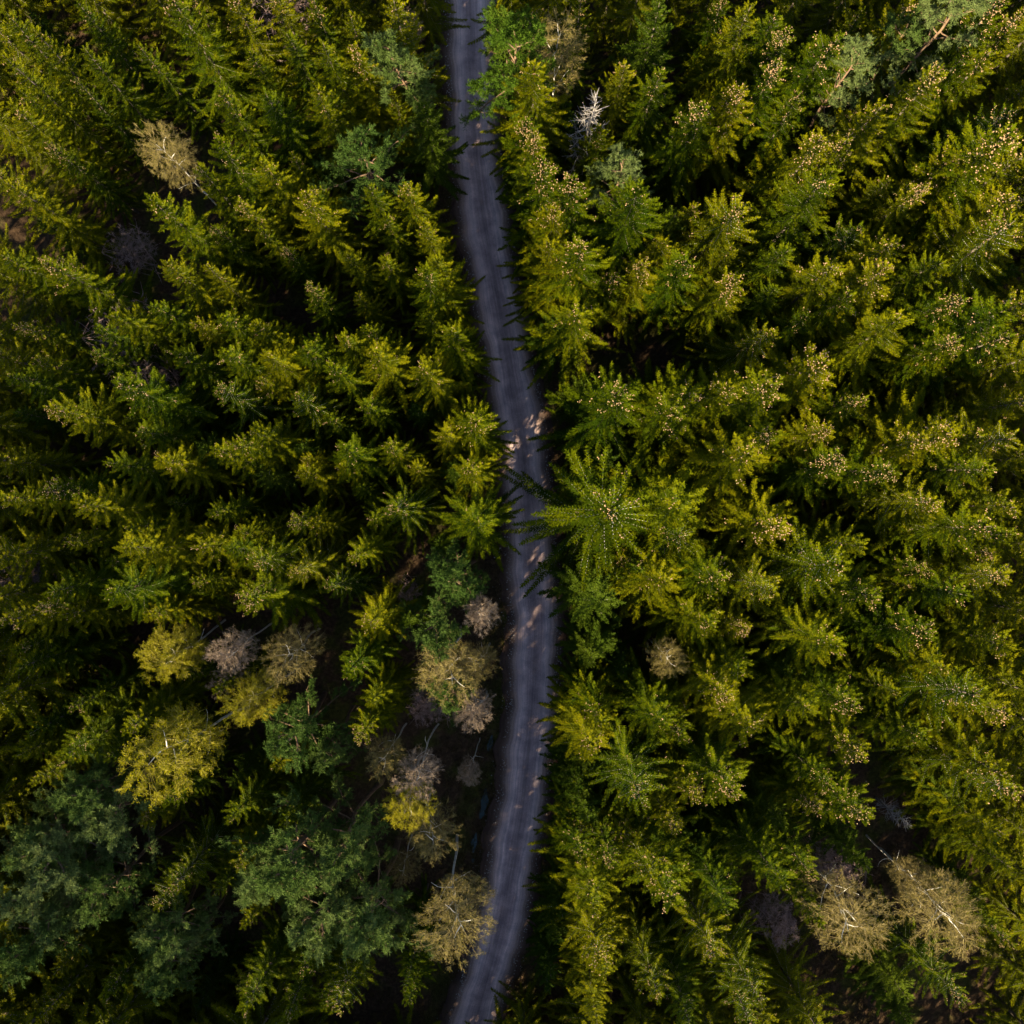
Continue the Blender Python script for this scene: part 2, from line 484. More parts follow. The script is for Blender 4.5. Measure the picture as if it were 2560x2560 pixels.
def ground_h(x, y):
    x = np.asarray(x, float); y = np.asarray(y, float)
    d = np.abs(x - road_x(y))
    b = .13 * np.sin(x * .55 + 1.3 * np.sin(y * .31)) * np.cos(y * .47) + .07 * np.sin(x * 1.7 + y * 1.1) + .05 * np.cos(x * 2.9 - y * 2.3)
    b = b * np.clip((d - 2.2) / 2.5, 0, 1)
    dd = np.abs(x - ditch_x(y))
    on = np.clip((y - DITCH_Y0 + 4) / 4, 0, 1) * np.clip((DITCH_Y1 - y) / 6, 0, 1)
    b = b - .42 * on * np.clip(1 - (dd / .95) ** 2, 0, 1)
    return b - .05


def ground_z(x, y):
    return float(ground_h(x, y))


# ------------------------------------------------------------------ ground sheet
fine_x = np.arange(-66, 66.01, .5); far = np.array([72, 85, 110, 160, 260, 500, 1000, 2200.0])
gx = np.concatenate([-far[::-1], fine_x, far]); gy = gx.copy()
# denser columns beside the road
gx = np.unique(np.concatenate([gx, np.arange(-12, 6, .17)]))
X, Y = np.meshgrid(gx, gy)
gm = MB()
nx, ny = len(gx), len(gy)
i = np.arange(ny - 1)[:, None] * nx + np.arange(nx - 1)[None]
gm.add(np.column_stack([X.ravel(), Y.ravel(), ground_h(X, Y).ravel()]), np.stack([i, i + 1, i + nx + 1, i + nx], axis=-1).reshape(-1, 4))


def ground_material():
    m, nt, N, L = new_mat('forest_floor')
    g = N.new('ShaderNodeNewGeometry'); P = g.outputs['Position']
    a = noise(N, L, P, .35, 5); b = noise(N, L, P, 3.2, 6, .65); c = noise(N, L, P, 14, 4, .7)
    litter = ramp(N, L, b, [(.30, (.030, .018, .011)), (.5, (.055, .034, .020)), (.72, (.11, .068, .038))])
    moss = ramp(N, L, b, [(.30, (.022, .028, .006)), (.7, (.085, .080, .018))])
    fm = ramp(N, L, a, [(.48, (0, 0, 0)), (.60, (1, 1, 1))])
    base = mix(N, L, fm, litter, moss)
    leaf = ramp(N, L, c, [(.66, (0, 0, 0)), (.72, (1, 1, 1))])
    base = mix(N, L, leaf, base, (.24, .14, .08))
    p = N.new('ShaderNodeBsdfPrincipled'); L.new(base, p.inputs['Base Color']); p.inputs['Roughness'].default_value = .95
    p.inputs['Specular IOR Level'].default_value = .1
    bu = N.new('ShaderNodeBump'); bu.inputs['Strength'].default_value = .7; bu.inputs['Distance'].default_value = .12
    L.new(b, bu.inputs['Height']); L.new(bu.outputs[0], p.inputs['Normal'])
    o = N.new('ShaderNodeOutputMaterial'); L.new(p.outputs[0], o.inputs[0])
    return m


o = bpy.data.objects.new('ground', gm.mesh('ground', [ground_material()])); COL.objects.link(o); tag(o, kind='structure')
o['label'] = 'dark forest floor of needle litter and moss'

# ------------------------------------------------------------------ gravel road
HALF = 2.85
ys = np.arange(-58, 58.01, .4); us = np.linspace(-1, 1, 27)
cx = road_x(ys); tx = np.gradient(cx, ys); nrm = np.column_stack([np.ones_like(tx), -tx]); nrm /= np.linalg.norm(nrm, axis=1)[:, None]
wl = HALF + .22 * np.sin(ys * .8) + .12 * np.sin(ys * 2.3 + 1)
wr = HALF + .20 * np.sin(ys * .7 + 2) + .12 * np.sin(ys * 2.9)
rows = []
for k, u in enumerate(us):
    w = np.where(u < 0, wl, wr) * u
    px = cx + nrm[:, 0] * w; py = ys + nrm[:, 1] * w
    au = abs(u)
    zr = .055 + .05 * (1 - au ** 2) - .035 * np.exp(-((au - .34) / .12) ** 2) - (.14 if au > .97 else 0)
    rows.append(np.column_stack([px, py, np.full_like(px, zr)]))
RV = np.stack(rows, axis=1)                        # along, across, 3
rm = MB(); na, nc = RV.shape[:2]
i = np.arange(na - 1)[:, None] * nc + np.arange(nc - 1)[None]
quads = np.stack([i, i + 1, i + nc + 1, i + nc], axis=-1).reshape(-1, 4)
rm.add(RV.reshape(-1, 3), quads)


def road_material():
    m, nt, N, L = new_mat('gravel')
    uv = N.new('ShaderNodeUVMap'); uv.uv_map = 'along'
    sep = N.new('ShaderNodeSeparateXYZ'); L.new(uv.outputs[0], sep.inputs[0])
    g = N.new('ShaderNodeNewGeometry'); P = g.outputs['Position']
    ab = N.new('ShaderNodeMath'); ab.operation = 'ABSOLUTE'; L.new(sep.outputs[0], ab.inputs[0])
    n1 = noise(N, L, P, .8, 4); n2 = noise(N, L, P, 9, 5, .7); n3 = noise(N, L, P, 26, 3, .8)
    mp = N.new('ShaderNodeMapping'); mp.inputs['Scale'].default_value = (16, .35, 1); L.new(uv.outputs[0], mp.inputs[0])
    ruts = noise(N, L, mp.outputs[0], 1.0, 3)
    j = N.new('ShaderNodeMath'); j.operation = 'MULTIPLY_ADD'; L.new(n1, j.inputs[0]); j.inputs[1].default_value = .16; L.new(ab.outputs[0], j.inputs[2])
    j2 = N.new('ShaderNodeMath'); j2.operation = 'MULTIPLY_ADD'; L.new(n2, j2.inputs[0]); j2.inputs[1].default_value = .10; L.new(j.outputs[0], j2.inputs[2])
    # worn tracks lighter, crown and edges loose and darker, outermost strip litter
    prof = ramp(N, L, j2.outputs[0], [(.14, (.42, .315, .32)), (.33, (.60, .445, .45)), (.48, (.82, .635, .63)), (.60, (.69, .52, .50)), (.72, (.40, .285, .25)), (.84, (.16, .11, .09)), (.98, (.085, .052, .040))])
    spk = ramp(N, L, n3, [(.30, (.42, .42, .43)), (.52, (1, 1, 1)), (.74, (1.6, 1.57, 1.54))])
    c = mix(N, L, .85, prof, spk, 'MULTIPLY')
    rt = ramp(N, L, ruts, [(.35, (.74, .73, .76)), (.62, (1.16, 1.14, 1.13))])
    c = mix(N, L, .8, c, rt, 'MULTIPLY')
    pt = ramp(N, L, n1, [(.30, (.68, .68, .71)), (.7, (1.18, 1.15, 1.12))])
    c = mix(N, L, 1.0, c, pt, 'MULTIPLY')
    p = N.new('ShaderNodeBsdfPrincipled'); L.new(c, p.inputs['Base Color']); p.inputs['Roughness'].default_value = .9
    p.inputs['Specular IOR Level'].default_value = .2
    bu = N.new('ShaderNodeBump'); bu.inputs['Strength'].default_value = .55; bu.inputs['Distance'].default_value = .03
    L.new(n3, bu.inputs['Height']); L.new(bu.outputs[0], p.inputs['Normal'])
    o = N.new('ShaderNodeOutputMaterial'); L.new(p.outputs[0], o.inputs[0])
    return m


me = rm.mesh('gravel_road', [road_material()])
uvl = me.uv_layers.new(name='along')
UVv = np.stack(np.broadcast_arrays(us[None, :], (ys / 3.0)[:, None]), axis=-1).reshape(-1, 2)
uvl.data.foreach_set('uv', UVv[quads.ravel()].astype(np.float32).ravel())
o = bpy.data.objects.new('gravel_road', me); COL.objects.link(o); tag(o, 'winding grey gravel forest road', kind='structure')

# ------------------------------------------------------------------ ditch water
def water_material():
    m, nt, N, L = new_mat('ditch_water')
    g = N.new('ShaderNodeNewGeometry'); n = noise(N, L, g.outputs['Position'], 3, 2)
    p = N.new('ShaderNodeBsdfPrincipled'); p.inputs['Base Color'].default_value = (.02, .045, .05, 1); p.inputs['Roughness'].default_value = .060
    p.inputs['IOR'].default_value = 1.33
    bu = N.new('ShaderNodeBump'); bu.inputs['Strength'].default_value = .08; bu.inputs['Distance'].default_value = .02
    L.new(n, bu.inputs['Height']); L.new(bu.outputs[0], p.inputs['Normal'])
    o = N.new('ShaderNodeOutputMaterial'); L.new(p.outputs[0], o.inputs[0])
    return m


wm = MB()
for p0, p1, wd in ((1840, 1880, .22), (1975, 2050, .30), (2085, 2135, .22), (2150, 2160, .15), (2230, 2262, .18), (1610, 1650, .16)):
    wy = np.linspace((1280 - p1) * M_PX, (1280 - p0) * M_PX, 9); wx = ditch_x(wy)
    wd = wd * np.sin(np.linspace(.12, PI - .12, 9)) ** .6 * (1 + .25 * np.sin(wy * 5))
    vv = np.stack([np.column_stack([wx - wd, wy, np.full_like(wy, -.36)]), np.column_stack([wx + wd, wy, np.full_like(wy, -.36)])], axis=1).reshape(-1, 3)
    i = np.arange(8)[:, None] * 2
    wm.add(vv, np.concatenate([i, i + 1, i + 3, i + 2], axis=1))
o = bpy.data.objects.new('ditch_water', wm.mesh('ditch_water', [water_material()])); COL.objects.link(o); tag(o, 'thin strip of water in the roadside ditch', kind='structure')

# ------------------------------------------------------------------ verge: stones and dead grass
vm = MB()
n = 5200
yy = rng.uniform(-52, 52, n); side = np.where(rng.random(n) < .55, -1, 1)
off = side * (1.75 + np.abs(rng.normal(0, .55, n)))
xx = road_x(yy) + off
zz = np.maximum(ground_h(xx, yy), np.where(np.abs(off) < 2.4, .05, -9))
s = rng.uniform(.025, .075, n)
oct_ = np.array([[1, 0, 0], [0, 1, 0], [-1, 0, 0], [0, -1, 0], [0, 0, .8], [0, 0, -.6]])
tri = np.array([[0, 1, 4], [1, 2, 4], [2, 3, 4], [3, 0, 4], [1, 0, 5], [2, 1, 5], [3, 2, 5], [0, 3, 5]])
ang = rng.uniform(0, PI, n); ca, sa = np.cos(ang), np.sin(ang)
loc = oct_[None] * s[:, None, None] * rng.uniform(.6, 1.4, (n, 6, 1))
rx = loc[..., 0] * ca[:, None] - loc[..., 1] * sa[:, None]; ry = loc[..., 0] * sa[:, None] + loc[..., 1] * ca[:, None]
pts = np.stack([rx + xx[:, None], ry + yy[:, None], loc[..., 2] + zz[:, None] + s[:, None] * .3], axis=-1)
vm.add(pts.reshape(-1, 3), (np.arange(n)[:, None, None] * 6 + tri[None]).reshape(-1, 3))
o = bpy.data.objects.new('verge_gravel', vm.mesh('verge_gravel', [bark_mat('loose_stone', (.26, .23, .22), (.48, .44, .42), 3, .85, 1)])); COL.objects.link(o)
tag(o, 'loose pale stones scattered along the road verges', kind='stuff')

M_GRASS = foliage_mat('dead_grass', [(.10, .065, .030), (.17, .115, .055), (.14, .12, .03)], .3, scale=.5)
gb = MB()
n = 9000
yy = rng.uniform(-55, 55, n); side = np.where(rng.random(n) < .6, -1, 1)
off = side * (2.25 + np.abs(rng.normal(0, 1.3, n)))
xx = road_x(yy) + off; zz = ground_h(xx, yy)
for _ in range(4):
    p = np.column_stack([xx, yy, zz]) + np.column_stack([rng.normal(0, .07, (n, 2)), np.zeros(n)])
    d = np.column_stack([rng.normal(0, .8, (n, 2)), np.full(n, .7)])
    gb.leaf(p, d, rng.uniform(.15, .40, n), .022, rng.normal(size=(n, 3)))
o = bpy.data.objects.new('verge_grass', gb.mesh('verge_grass', [M_GRASS])); COL.objects.link(o)
tag(o, 'faded dead grass along the road verges', kind='stuff')

M_SCRUB = foliage_mat('brown_scrub', [(.075, .050, .026), (.13, .092, .050), (.10, .095, .025)], .3, scale=.4)
ub = MB()
n = 2600
yy = rng.uniform(-48, 48, n); off = np.where(rng.random(n) < .62, -1, 1) * (2.7 + np.abs(rng.normal(0, 3.4, n)))
xx = road_x(yy) + off
m2 = 700
xx = np.concatenate([xx, rng.uniform(18, 36, m2)]); yy = np.concatenate([yy, rng.uniform(-46, -30, m2)])
clump = rng.uniform(.18, .62, len(xx)); zz = ground_h(xx, yy)
rep_ = np.repeat(np.arange(len(xx)), 16)
a_ = rng.uniform(0, 2 * PI, len(rep_)); e_ = rng.uniform(.3, 1.4, len(rep_))
d_ = np.column_stack([np.cos(a_) * np.cos(e_), np.sin(a_) * np.cos(e_), np.sin(e_)])
p_ = np.column_stack([xx, yy, zz])[rep_] + np.column_stack([rng.normal(0, .12, (len(rep_), 2)), np.zeros(len(rep_))])
l_ = clump[rep_] * rng.uniform(.6, 1.3, len(rep_))
ub.strip(p_, p_ + d_ * l_[:, None], .02)
for _ in range(3):
    w_ = rng.uniform(.3, 1, len(rep_))[:, None]
    ub.leaf(p_ + d_ * l_[:, None] * w_, d_ * .5 + rng.normal(0, .6, d_.shape), rng.uniform(.06, .16, len(rep_)), .045, rng.normal(size=d_.shape))
o = bpy.data.objects.new('undergrowth', ub.mesh('undergrowth', [M_SCRUB])); COL.objects.link(o)
tag(o, 'low brown scrub and moss on the forest floor', kind='stuff')

# ------------------------------------------------------------------ the trees, read off the photograph in nine tiles
T = {}
T['A'] = (0, 0, '''170,210 115,450 280,800 430,30 760,180,l 930,5,M 420,280 420,490 1220,510 1400,265 1600,130 1760,30 1830,190 1780,530 140,70,g 40,1030 870,1090,M
 1190,1210 1705,1075 1480,1280,l 1580,1370,s 290,1480,M 910,1540 1160,1540 1690,1625 845,1650 1260,1780 620,1710 510,1810 1090,1755,s 1700,1890 1430,1860 330,1880,g
 80,1760 10,1440 1160,850 1460,830 1110,985 1360,1090 1500,470 1740,990,s 20,600 20,330 20,150 1100,40,s 210,1240,g 1880,520,g 1620,900,l''')
T['B'] = (850, 0, '''90,200 50,20 310,520,s 370,990 490,1200 160,1000,l 290,1210 230,1390,s 610,1430 450,1520,l 490,1810,s 10,1840 190,1880 720,1870 960,275,M 740,640,g
 1050,610 1100,700 1150,960 1140,1210 1300,1090 1630,1110,M 1395,1385 920,1400,l 1270,1470,s 1260,600,g 1470,490,s 1600,310 1480,180 1820,340 1100,30 1360,20 1480,760,s
 1780,1390 1880,1200,g 1700,1540 1560,1490,s 1060,1470,l 1790,60,G 130,1680,s 60,1400,s 1000,880,g 1330,1690 1120,1800,g''')
T['C'] = (1700, 0, '''540,10 240,15,s 430,100 640,150 880,130,M 1340,10 1820,20 1900,90 230,190,l 580,310 390,440 285,445 130,520,M 1660,250 1440,470,M 1130,580 960,600,s
 1880,540,o 1870,740,M 1740,750 790,820,M 980,800 1560,890 1400,990 1810,1130,M 1030,1220,o 1210,1310 620,1340 50,1420 260,1390,s 340,1580,M 850,1550 1460,1400 1200,1570
 1580,1610 1000,1640 1800,1790,M 1290,1850 570,1660,l 830,1060,M 350,1130,o 1180,1050,s 1300,1000,s 450,1880,o 1560,690,g 1610,1900 1790,330,l 700,560,l 1500,1150,s 1900,1330,o 720,1800,s 1060,90,s 60,1150,s 1900,1500,g''')
T['D'] = (0, 850, '''140,110 490,80 10,170 1000,140 1420,200 1280,90 690,300,M 260,340 1220,310,o 1650,360,o 1500,70 1700,10 1870,130 100,400,g 520,480,l 790,470 700,410,s 1310,510
 860,670 590,730 1200,670 1690,790 280,820,M 25,870 1460,560,l 1740,700,s 1130,600,g 1190,900,l 940,940,s 410,1000,M 720,1080 320,1120 1280,1110 1110,1200 730,1240 1290,1250
 1390,1265,o 1780,1060 1620,990 1480,1050,s 1690,1270,o 1890,1430,o 1430,1500 550,1450,M 260,1370 170,1570 60,1610 350,1590 800,1540,l 290,1730,g 620,1290,s 1060,1400,l
 1880,660 1680,560,g 100,1800 90,1690,s 1080,1880,s 1350,720,s 1850,480,s 930,1330,g 560,1010,g 1480,750,g''')
T['E'] = (850, 850, '''200,20 750,50,l 510,170 690,460 420,350,g 140,310 830,655 10,660,l 240,650 640,700,g 100,820,s 340,950,o 755,1045,M 430,770,s 190,950,s 80,1150 560,1190,g
 1550,400,M 1890,310 1900,850,M 1430,1040,X 1790,1390,M 1660,1250 1560,1260,s 1300,1450,G 1500,1720,g 1600,1830,g 1250,800,g 1500,690,g 130,1650 60,1830 370,1620,g 1330,1800,g 560,500,l
 1720,640,g 1340,250,g 330,620,s''')
T['F'] = (1700, 850, '''30,300 300,315 540,350,M 800,200,M 980,345 900,520 500,535 350,690,M 540,960,M 920,740 1180,640 1390,610,M 1730,665,M 1500,430,M 1720,500 1890,480,o 1460,830,o 1690,1080,M
 1880,880 1000,1110 940,1330,X 1400,1270 1630,1390 1290,1390,s 1860,1370,o 1900,1150 270,1390 160,1620 360,1670 350,1890 960,1780,M 550,1340,o 1540,1870 1400,1730 640,1500,g 1600,20
 1800,0 60,1090,o 1110,1400 1750,1160 1830,1240,s 1240,1700,g 60,1600,l 600,1880,g 1880,1700,l 1300,520,g''')
T['G'] = (0, 1700, '''110,300 370,410,M 60,480 680,230 420,130,l 590,390 830,470 160,570 870,740 760,820,s 1580,760 1800,640,s 1260,860 1280,1060 1170,1220,l 1370,1440,l 820,1290,o 1200,30
 1500,520,s 1290,560,g 1390,660,s 640,1800 270,1660 200,1880 1430,1880 1600,1830 1660,1640 1900,1800,o 1110,1860,g 1780,1900 1370,1780,s 30,1000,g 960,1150,o''')
T['H'] = (850, 1700, '''150,170,l 130,290 370,1690 420,1870 1430,180,l 1380,400,l 1250,230,l 1780,270 1690,600,o 1900,290 1520,980 1330,1060 1400,850,s 1460,1330 1720,1230,o 1870,1240 1180,500,g 1200,650,g
 1160,790,g 1900,870 1100,1450,g 1200,1310,g 1450,1870 1420,1560,o 1770,1840,o 1480,1590 1030,1700,g 940,1730,g 1270,620,g 1540,1120,l 1800,600,g 1640,900,s 1280,880,g''')
T['I'] = (1700, 1700, '''30,290 390,260 300,20 990,190,M 700,150 1050,360 1390,370 1660,170,X 1840,210 850,560 1830,470,M 780,780 1070,830 340,720,M 90,700 570,850,g 1050,1040,g 300,870,g 730,1080
 800,1340,l 310,1290 550,1160,l 1820,830,l 1890,620,o 1880,1440 1900,1120,l 1780,960,g 1480,900,g 320,1180,l 130,1020,g 420,1790,o 240,1640,o 460,1910,o 1880,1750,o 1650,1880,o 1290,1900,g 60,1900
 1300,1750,g 1220,100,s 1600,700,g 1730,1250,g''')

# special trees: tile, x, y of the crown's middle, kind, variant, height, width, name, category, label, landmark phrase
P_ = 'pine_tree'; B_ = 'birch_tree'; S_ = 'bare_shrub'
SPECIAL = [
    ('A', 930, 870, 'birch', 1, 17, .85, B_, 'slender pale birch with white stem over the black gap', 'the pale birch by the black gap'),
    ('A', 1550, 100, 'shrub', 0, 11, 1.2, S_, 'pinkish brown bare bush at the top among dark spruces', 'the pink bare bush'),
    ('A', 760, 1400, 'shrub', 1, 6, 1.1, S_, 'dim reddish bare bush deep in the black gap below the pale birch', None),
    ('A', 780, 1870, 'shrub', 1, 10, 1.35, S_, 'tangled bare grey shrub in the dense spruces far from the road', 'the tangled grey bare shrub'),
    ('D', 830, 130, 'shrub', 0, 9, 1.2, S_, 'lower bare grey shrub touching the tangled one above it', None),
    ('B', 350, 110, 'rosybirch', 0, 8.5, 1.0, 'bare_birch', 'nearly leafless birch in shade beside the road top', 'the leafless birch'),
    ('B', 1210, 385, 'birch', 0, 15, 1.0, B_, 'fan shaped tan birch with bright white limbs near dead white spruce', 'the fan shaped birch'),
    ('B', 375, 400, 'pine', 0, 17, 1.0, P_, 'pale blue green pine beside the shaded road verge', 'the pale roadside pine'),
    ('B', 490, 590, 'pine', 2, 13, .75, P_, 'small blue green pine tucked under the pale roadside pine', None),
    ('B', 70, 830, 'pine', 1, 17, 1.0, P_, 'rounded green pine with brown inner twigs between dark spruces', 'the rounded green pine'),
    ('B', 900, 130, 'greenpine', 0, 19, 1.35, P_, 'large bright green pine overhanging the road near its top end', 'the large pine over the road'),
    ('B', 780, 280, 'greenpine', 0, 16, .9, P_, 'smaller bright green pine leaning over the road below the large one', None),
    ('B', 1600, 900, 'pine', 3, 17, .78, P_, 'green pine with forked top just above a cone laden spruce', 'the forked green pine'),
    ('C', 1500, 130, 'pine', 1, 20, .98, P_, 'big pale grey green pine at the upper edge of the forest', 'the big grey green pine'),
    ('C', 1310, 230, 'pine', 3, 16, .8, P_, 'darker half of the grey green pine pair on its inner side', None),
    ('C', 1020, 390, 'pine', 2, 19, .8, P_, 'small blue green pine with long orange trunk showing', 'the orange trunked pine'),
    ('D', 30, 1340, 'shrub', 0, 9, 1.2, S_, 'bare purple grey shrub cut off by the side edge', 'the purple grey edge shrub'),
    ('D', 30, 1500, 'shrub', 1, 8, 1.0, S_, 'second bare shrub just below the purple grey edge shrub', None),
    ('D', 950, 1690, 'yellowbirch', 0, 14, .95, B_, 'round yellow green birch standing alone above the yellow trees', 'the round yellow birch'),
    ('D', 1280, 1700, 'rosybirch', 0, 15, .9, B_, 'rosy grey birch between the round yellow birch and a tan one', 'the rosy grey birch'),
    ('D', 1580, 1750, 'birch', 2, 15, .92, B_, 'tan birch with forked white limbs beside the rosy grey birch', 'the forked tan birch'),
    ('D', 1340, 1890, 'rosybirch', 1, 12, .7, B_, 'small rosy birch squeezed below the rosy grey birch', None),
    ('G', 1455, 90, 'yellowbirch', 1, 14, .85, B_, 'small golden birch between the rosy birch and the largest yellow one', 'the small golden birch'),
    ('G', 1120, 370, 'yellowbirch', 0, 16, 1.25, B_, 'largest yellow birch with white limbs showing through its crown', 'the largest yellow birch'),
    ('E', 720, 1290, 'pine', 2, 16, .95, P_, 'star shaped blue green pine beside the sunlit patch of road', 'the star shaped pine'),
    ('E', 530, 1540, 'pine', 0, 16, .95, P_, 'blue green pine touching the big tan roadside birch', 'the pine above the tan birches'),
    ('E', 620, 1740, 'birch', 2, 15, 1.15, B_, 'biggest of three tan birches bunched beside the road', 'the three tan birches'),
    ('E', 840, 1590, 'rosybirch', 1, 13, .85, B_, 'greyish twiggy birch uppermost of three bunched beside the road', None),
    ('E', 820, 1830, 'birch', 0, 13, .75, B_, 'smallest tan birch of the three bunched beside the road', None),
    ('E', 360, 1375, 'shrub', 0, 7, .6, S_, 'tiny pinkish bare shrub above the pine and tan birches', None),
    ('E', 1850, 1790, 'birch', 1, 13, .8, B_, 'lone small tan birch among spruces across the road', 'the lone small birch'),
    ('H', 800, 240, 'rosybirch', 0, 13, 1.0, B_, 'rosy tan birch at the ditch with a pine behind it', 'the rosy ditch birch'),
    ('H', 690, 90, 'pine', 3, 15, .75, P_, 'small bright green pine behind the rosy ditch birch', None),
    ('H', 270, 450, 'birch', 1, 13, .85, B_, 'olive coloured oval birch beside a rosy spreading one', 'the olive oval birch'),
    ('H', 475, 470, 'rosybirch', 1, 14, 1.0, B_, 'rosy spreading birch with white limbs beside the olive one', None),
    ('H', 365, 690, 'yellowbirch', 1, 14, .75, B_, 'small vivid yellow green birch between olive and tan birches', 'the vivid yellow birch'),
    ('H', 430, 870, 'birch', 0, 14, .95, B_, 'golden tan birch just under the small vivid yellow one', None),
    ('H', 590, 1270, 'birch', 2, 16, 1.25, B_, 'large lone tan birch with white stem near the lower road', 'the large lone birch'),
    ('H', 765, 485, 'rosybirch', 0, 10, .7, B_, 'small rosy birch at the ditch between larger birches and road', None),
    ('H', 480, 130, 'shrub', 1, 9, .8, S_, 'dim purplish bare shrub in the shadow near the rosy ditch birch', None),
    ('H', 340, 1060, 'birch', 1, 9, .8, B_, 'dim low birch in shadow under the golden tan birch', None),
    ('G', 380, 620, 'pine', 0, 18, 1.1, P_, 'grey green pine topping the column of dark pines', 'the column of dark pines'),
    ('G', 650, 660, 'pine', 1, 17, 1.1, P_, 'broad green pine beside the topmost of the dark pines', None),
    ('G', 240, 810, 'pine', 2, 18, 1.0, P_, 'second pine from the top in the column of dark pines', None),
    ('G', 260, 990, 'pine', 3, 18, 1.2, P_, 'wide green pine in the middle of the column of dark pines', 'the wide dark pine'),
    ('G', 330, 1160, 'pine', 0, 17, .95, P_, 'narrow blue green pine under the wide one in the column', None),
    ('G', 190, 1300, 'pine', 1, 18, 1.05, P_, 'yellowish green pine second from the bottom of the column', None),
    ('G', 190, 1560, 'pine', 2, 18, 1.15, P_, 'lowest pine of the column with pale shaggy tips', 'the lowest dark pine'),
    ('G', 660, 1140, 'pine', 3, 17, 1.0, P_, 'green pine with pale forked twigs standing off from the column', 'the pine with pale twigs'),
    ('G', 850, 1400, 'pine', 0, 17, 1.05, P_, 'grey green rounded pine beside a small teal one', 'the rounded grey pine'),
    ('G', 1080, 1420, 'pine', 2, 14, .75, P_, 'small teal pine beside the rounded grey green one', None),
    ('G', 870, 1610, 'pine', 1, 16, .95, P_, 'dark teal pine directly below the rounded grey green one', None),
    ('G', 1600, 290, 'pine', 3, 16, 1.1, P_, 'blue green pine beside the largest yellow birch', 'the pine beside the yellow birch'),
    ('G', 1840, 320, 'pine', 2, 14, .8, P_, 'small pine with forked twigs next to the pine by yellow birch', None),
    ('G', 1650, 1050, 'pine', 1, 18, 1.3, P_, 'biggest bright green pine at the heart of the lower pine clump', 'the lower pine clump'),
    ('G', 1450, 1230, 'pine', 0, 17, 1.1, P_, 'blue green pine on the outer side of the lower pine clump', None),
    ('G', 1720, 1300, 'pine', 3, 17, 1.2, P_, 'pale tipped pine at the bottom of the lower pine clump', None),
    ('G', 1690, 770, 'pine', 2, 11, .6, P_, 'tiny star shaped pine above the lower pine clump', None),
    ('H', 70, 900, 'pine', 0, 17, 1.15, P_, 'misty blue pine beside the golden tan birch', 'the misty blue pine'),
    ('H', 180, 1310, 'pine', 1, 17, 1.3, P_, 'broad green pine between the lower pine clump and the lone birch', 'the broad pine by the lone birch'),
    ('I', 1040, 1370, 'birch', 2, 17, 1.2, B_, 'wide olive tan birch with its white stem running in from the shade', 'the wide olive birch'),
    ('I', 1610, 1390, 'birch', 0, 17, 1.15, B_, 'taller olive tan birch with a long straight white stem', 'the tall olive birch'),
    ('I', 1330, 1130, 'birch', 1, 11, 1.0, B_, 'dim brown birch in shadow behind the two olive birches', None),
    ('I', 470, 1380, 'shrub', 0, 9, .9, S_, 'pinkish grey bare shrub in the dark gap beside the spruces', 'the pinkish bare shrub'),
    ('I', 850, 1050, 'shrub', 1, 9, .8, S_, 'grey bare shrub above the wide olive birch', 'the grey bare shrub'),
    ('I', 1300, 820, 'dead', 0, 8, .9, 'dead_spruce', 'small grey dead conifer in a dark gap above olive birches', 'the grey dead conifer'),
    ('B', 1412, 590, 'dead', 0, 16, .62, 'dead_spruce', 'bright white dead spruce without needles near the fan shaped birch', 'the white dead spruce'),
]

LAND = []                                             # landmark phrase, pixel


def full(tile, x, y):
    t = T[tile]
    return t[0] + x / 2.24651, t[1] + y / 2.24651


def off_road(x, y, clear):
    """a trunk never stands in the road"""
    d = x - float(road_x(y))
    if abs(d) < clear:
        x = float(road_x(y)) + math.copysign(clear, d)
    return x, y


BASES = []
OPEN_PX = []                                          # crowns that stand clear of the spruces
CATS = {P_: 'pine', B_: 'birch', 'bare_birch': 'birch', S_: 'shrub', 'dead_spruce': 'dead tree'}
GROUPS = {P_: 'pines among the spruces', B_: 'birches among the spruces', 'bare_birch': 'birches among the spruces', S_: 'bare shrubs in the gaps', 'dead_spruce': 'dead conifers'}
CROWN_AT = {'pine': .86, 'greenpine': .82, 'birch': .76, 'rosybirch': .76, 'yellowbirch': .76, 'shrub': .7, 'dead': .97}
for k, (tile, x, y, kind, v, h, w, name, label, land) in enumerate(SPECIAL):
    px, py = full(tile, x, y)
    h *= {'b': 1.3, 'y': 1.35, 'r': 1.3, 'p': 1.12, 'g': 1.08, 's': 1.15, 'd': 1}[kind[0]]
    w *= {'p': 1.22, 'g': 1.1}.get(kind[0], {'b': .84, 'r': .76, 'y': .95, 's': 1}.get(kind[0], 1))
    bx, by = ground_at(px, py, h * CROWN_AT[kind])
    bx, by = off_road(bx, by, 2.9)
    plant(name, kind, v, bx, by, h, w / (h / NOMINAL[kind]) ** .5 if kind != 'dead' else 1, rng.uniform(0, 2 * PI), label, CATS[name], GROUPS[name], .03)
    BASES.append((bx, by, 1.4 * w))
    if kind[0] in 'dby': OPEN_PX.append((px, py, 26 if kind == 'dead' else 34))
    if land: LAND.append((land, px, py))

for nm, x, y in (('the upper left corner', 0, 0), ('the upper right corner', 2560, 0), ('the lower left corner', 0, 2560), ('the lower right corner', 2560, 2560),
                 ('the left edge midpoint', 0, 1280), ('the right edge midpoint', 2560, 1280), ('the upper road end', 1174, 0), ('the lower road end', 1196, 2560),
                 ('the road bend', 1337, 1620), ('the sunlit patch of road', 1320, 1400)):
    LAND.append((nm, x, y))
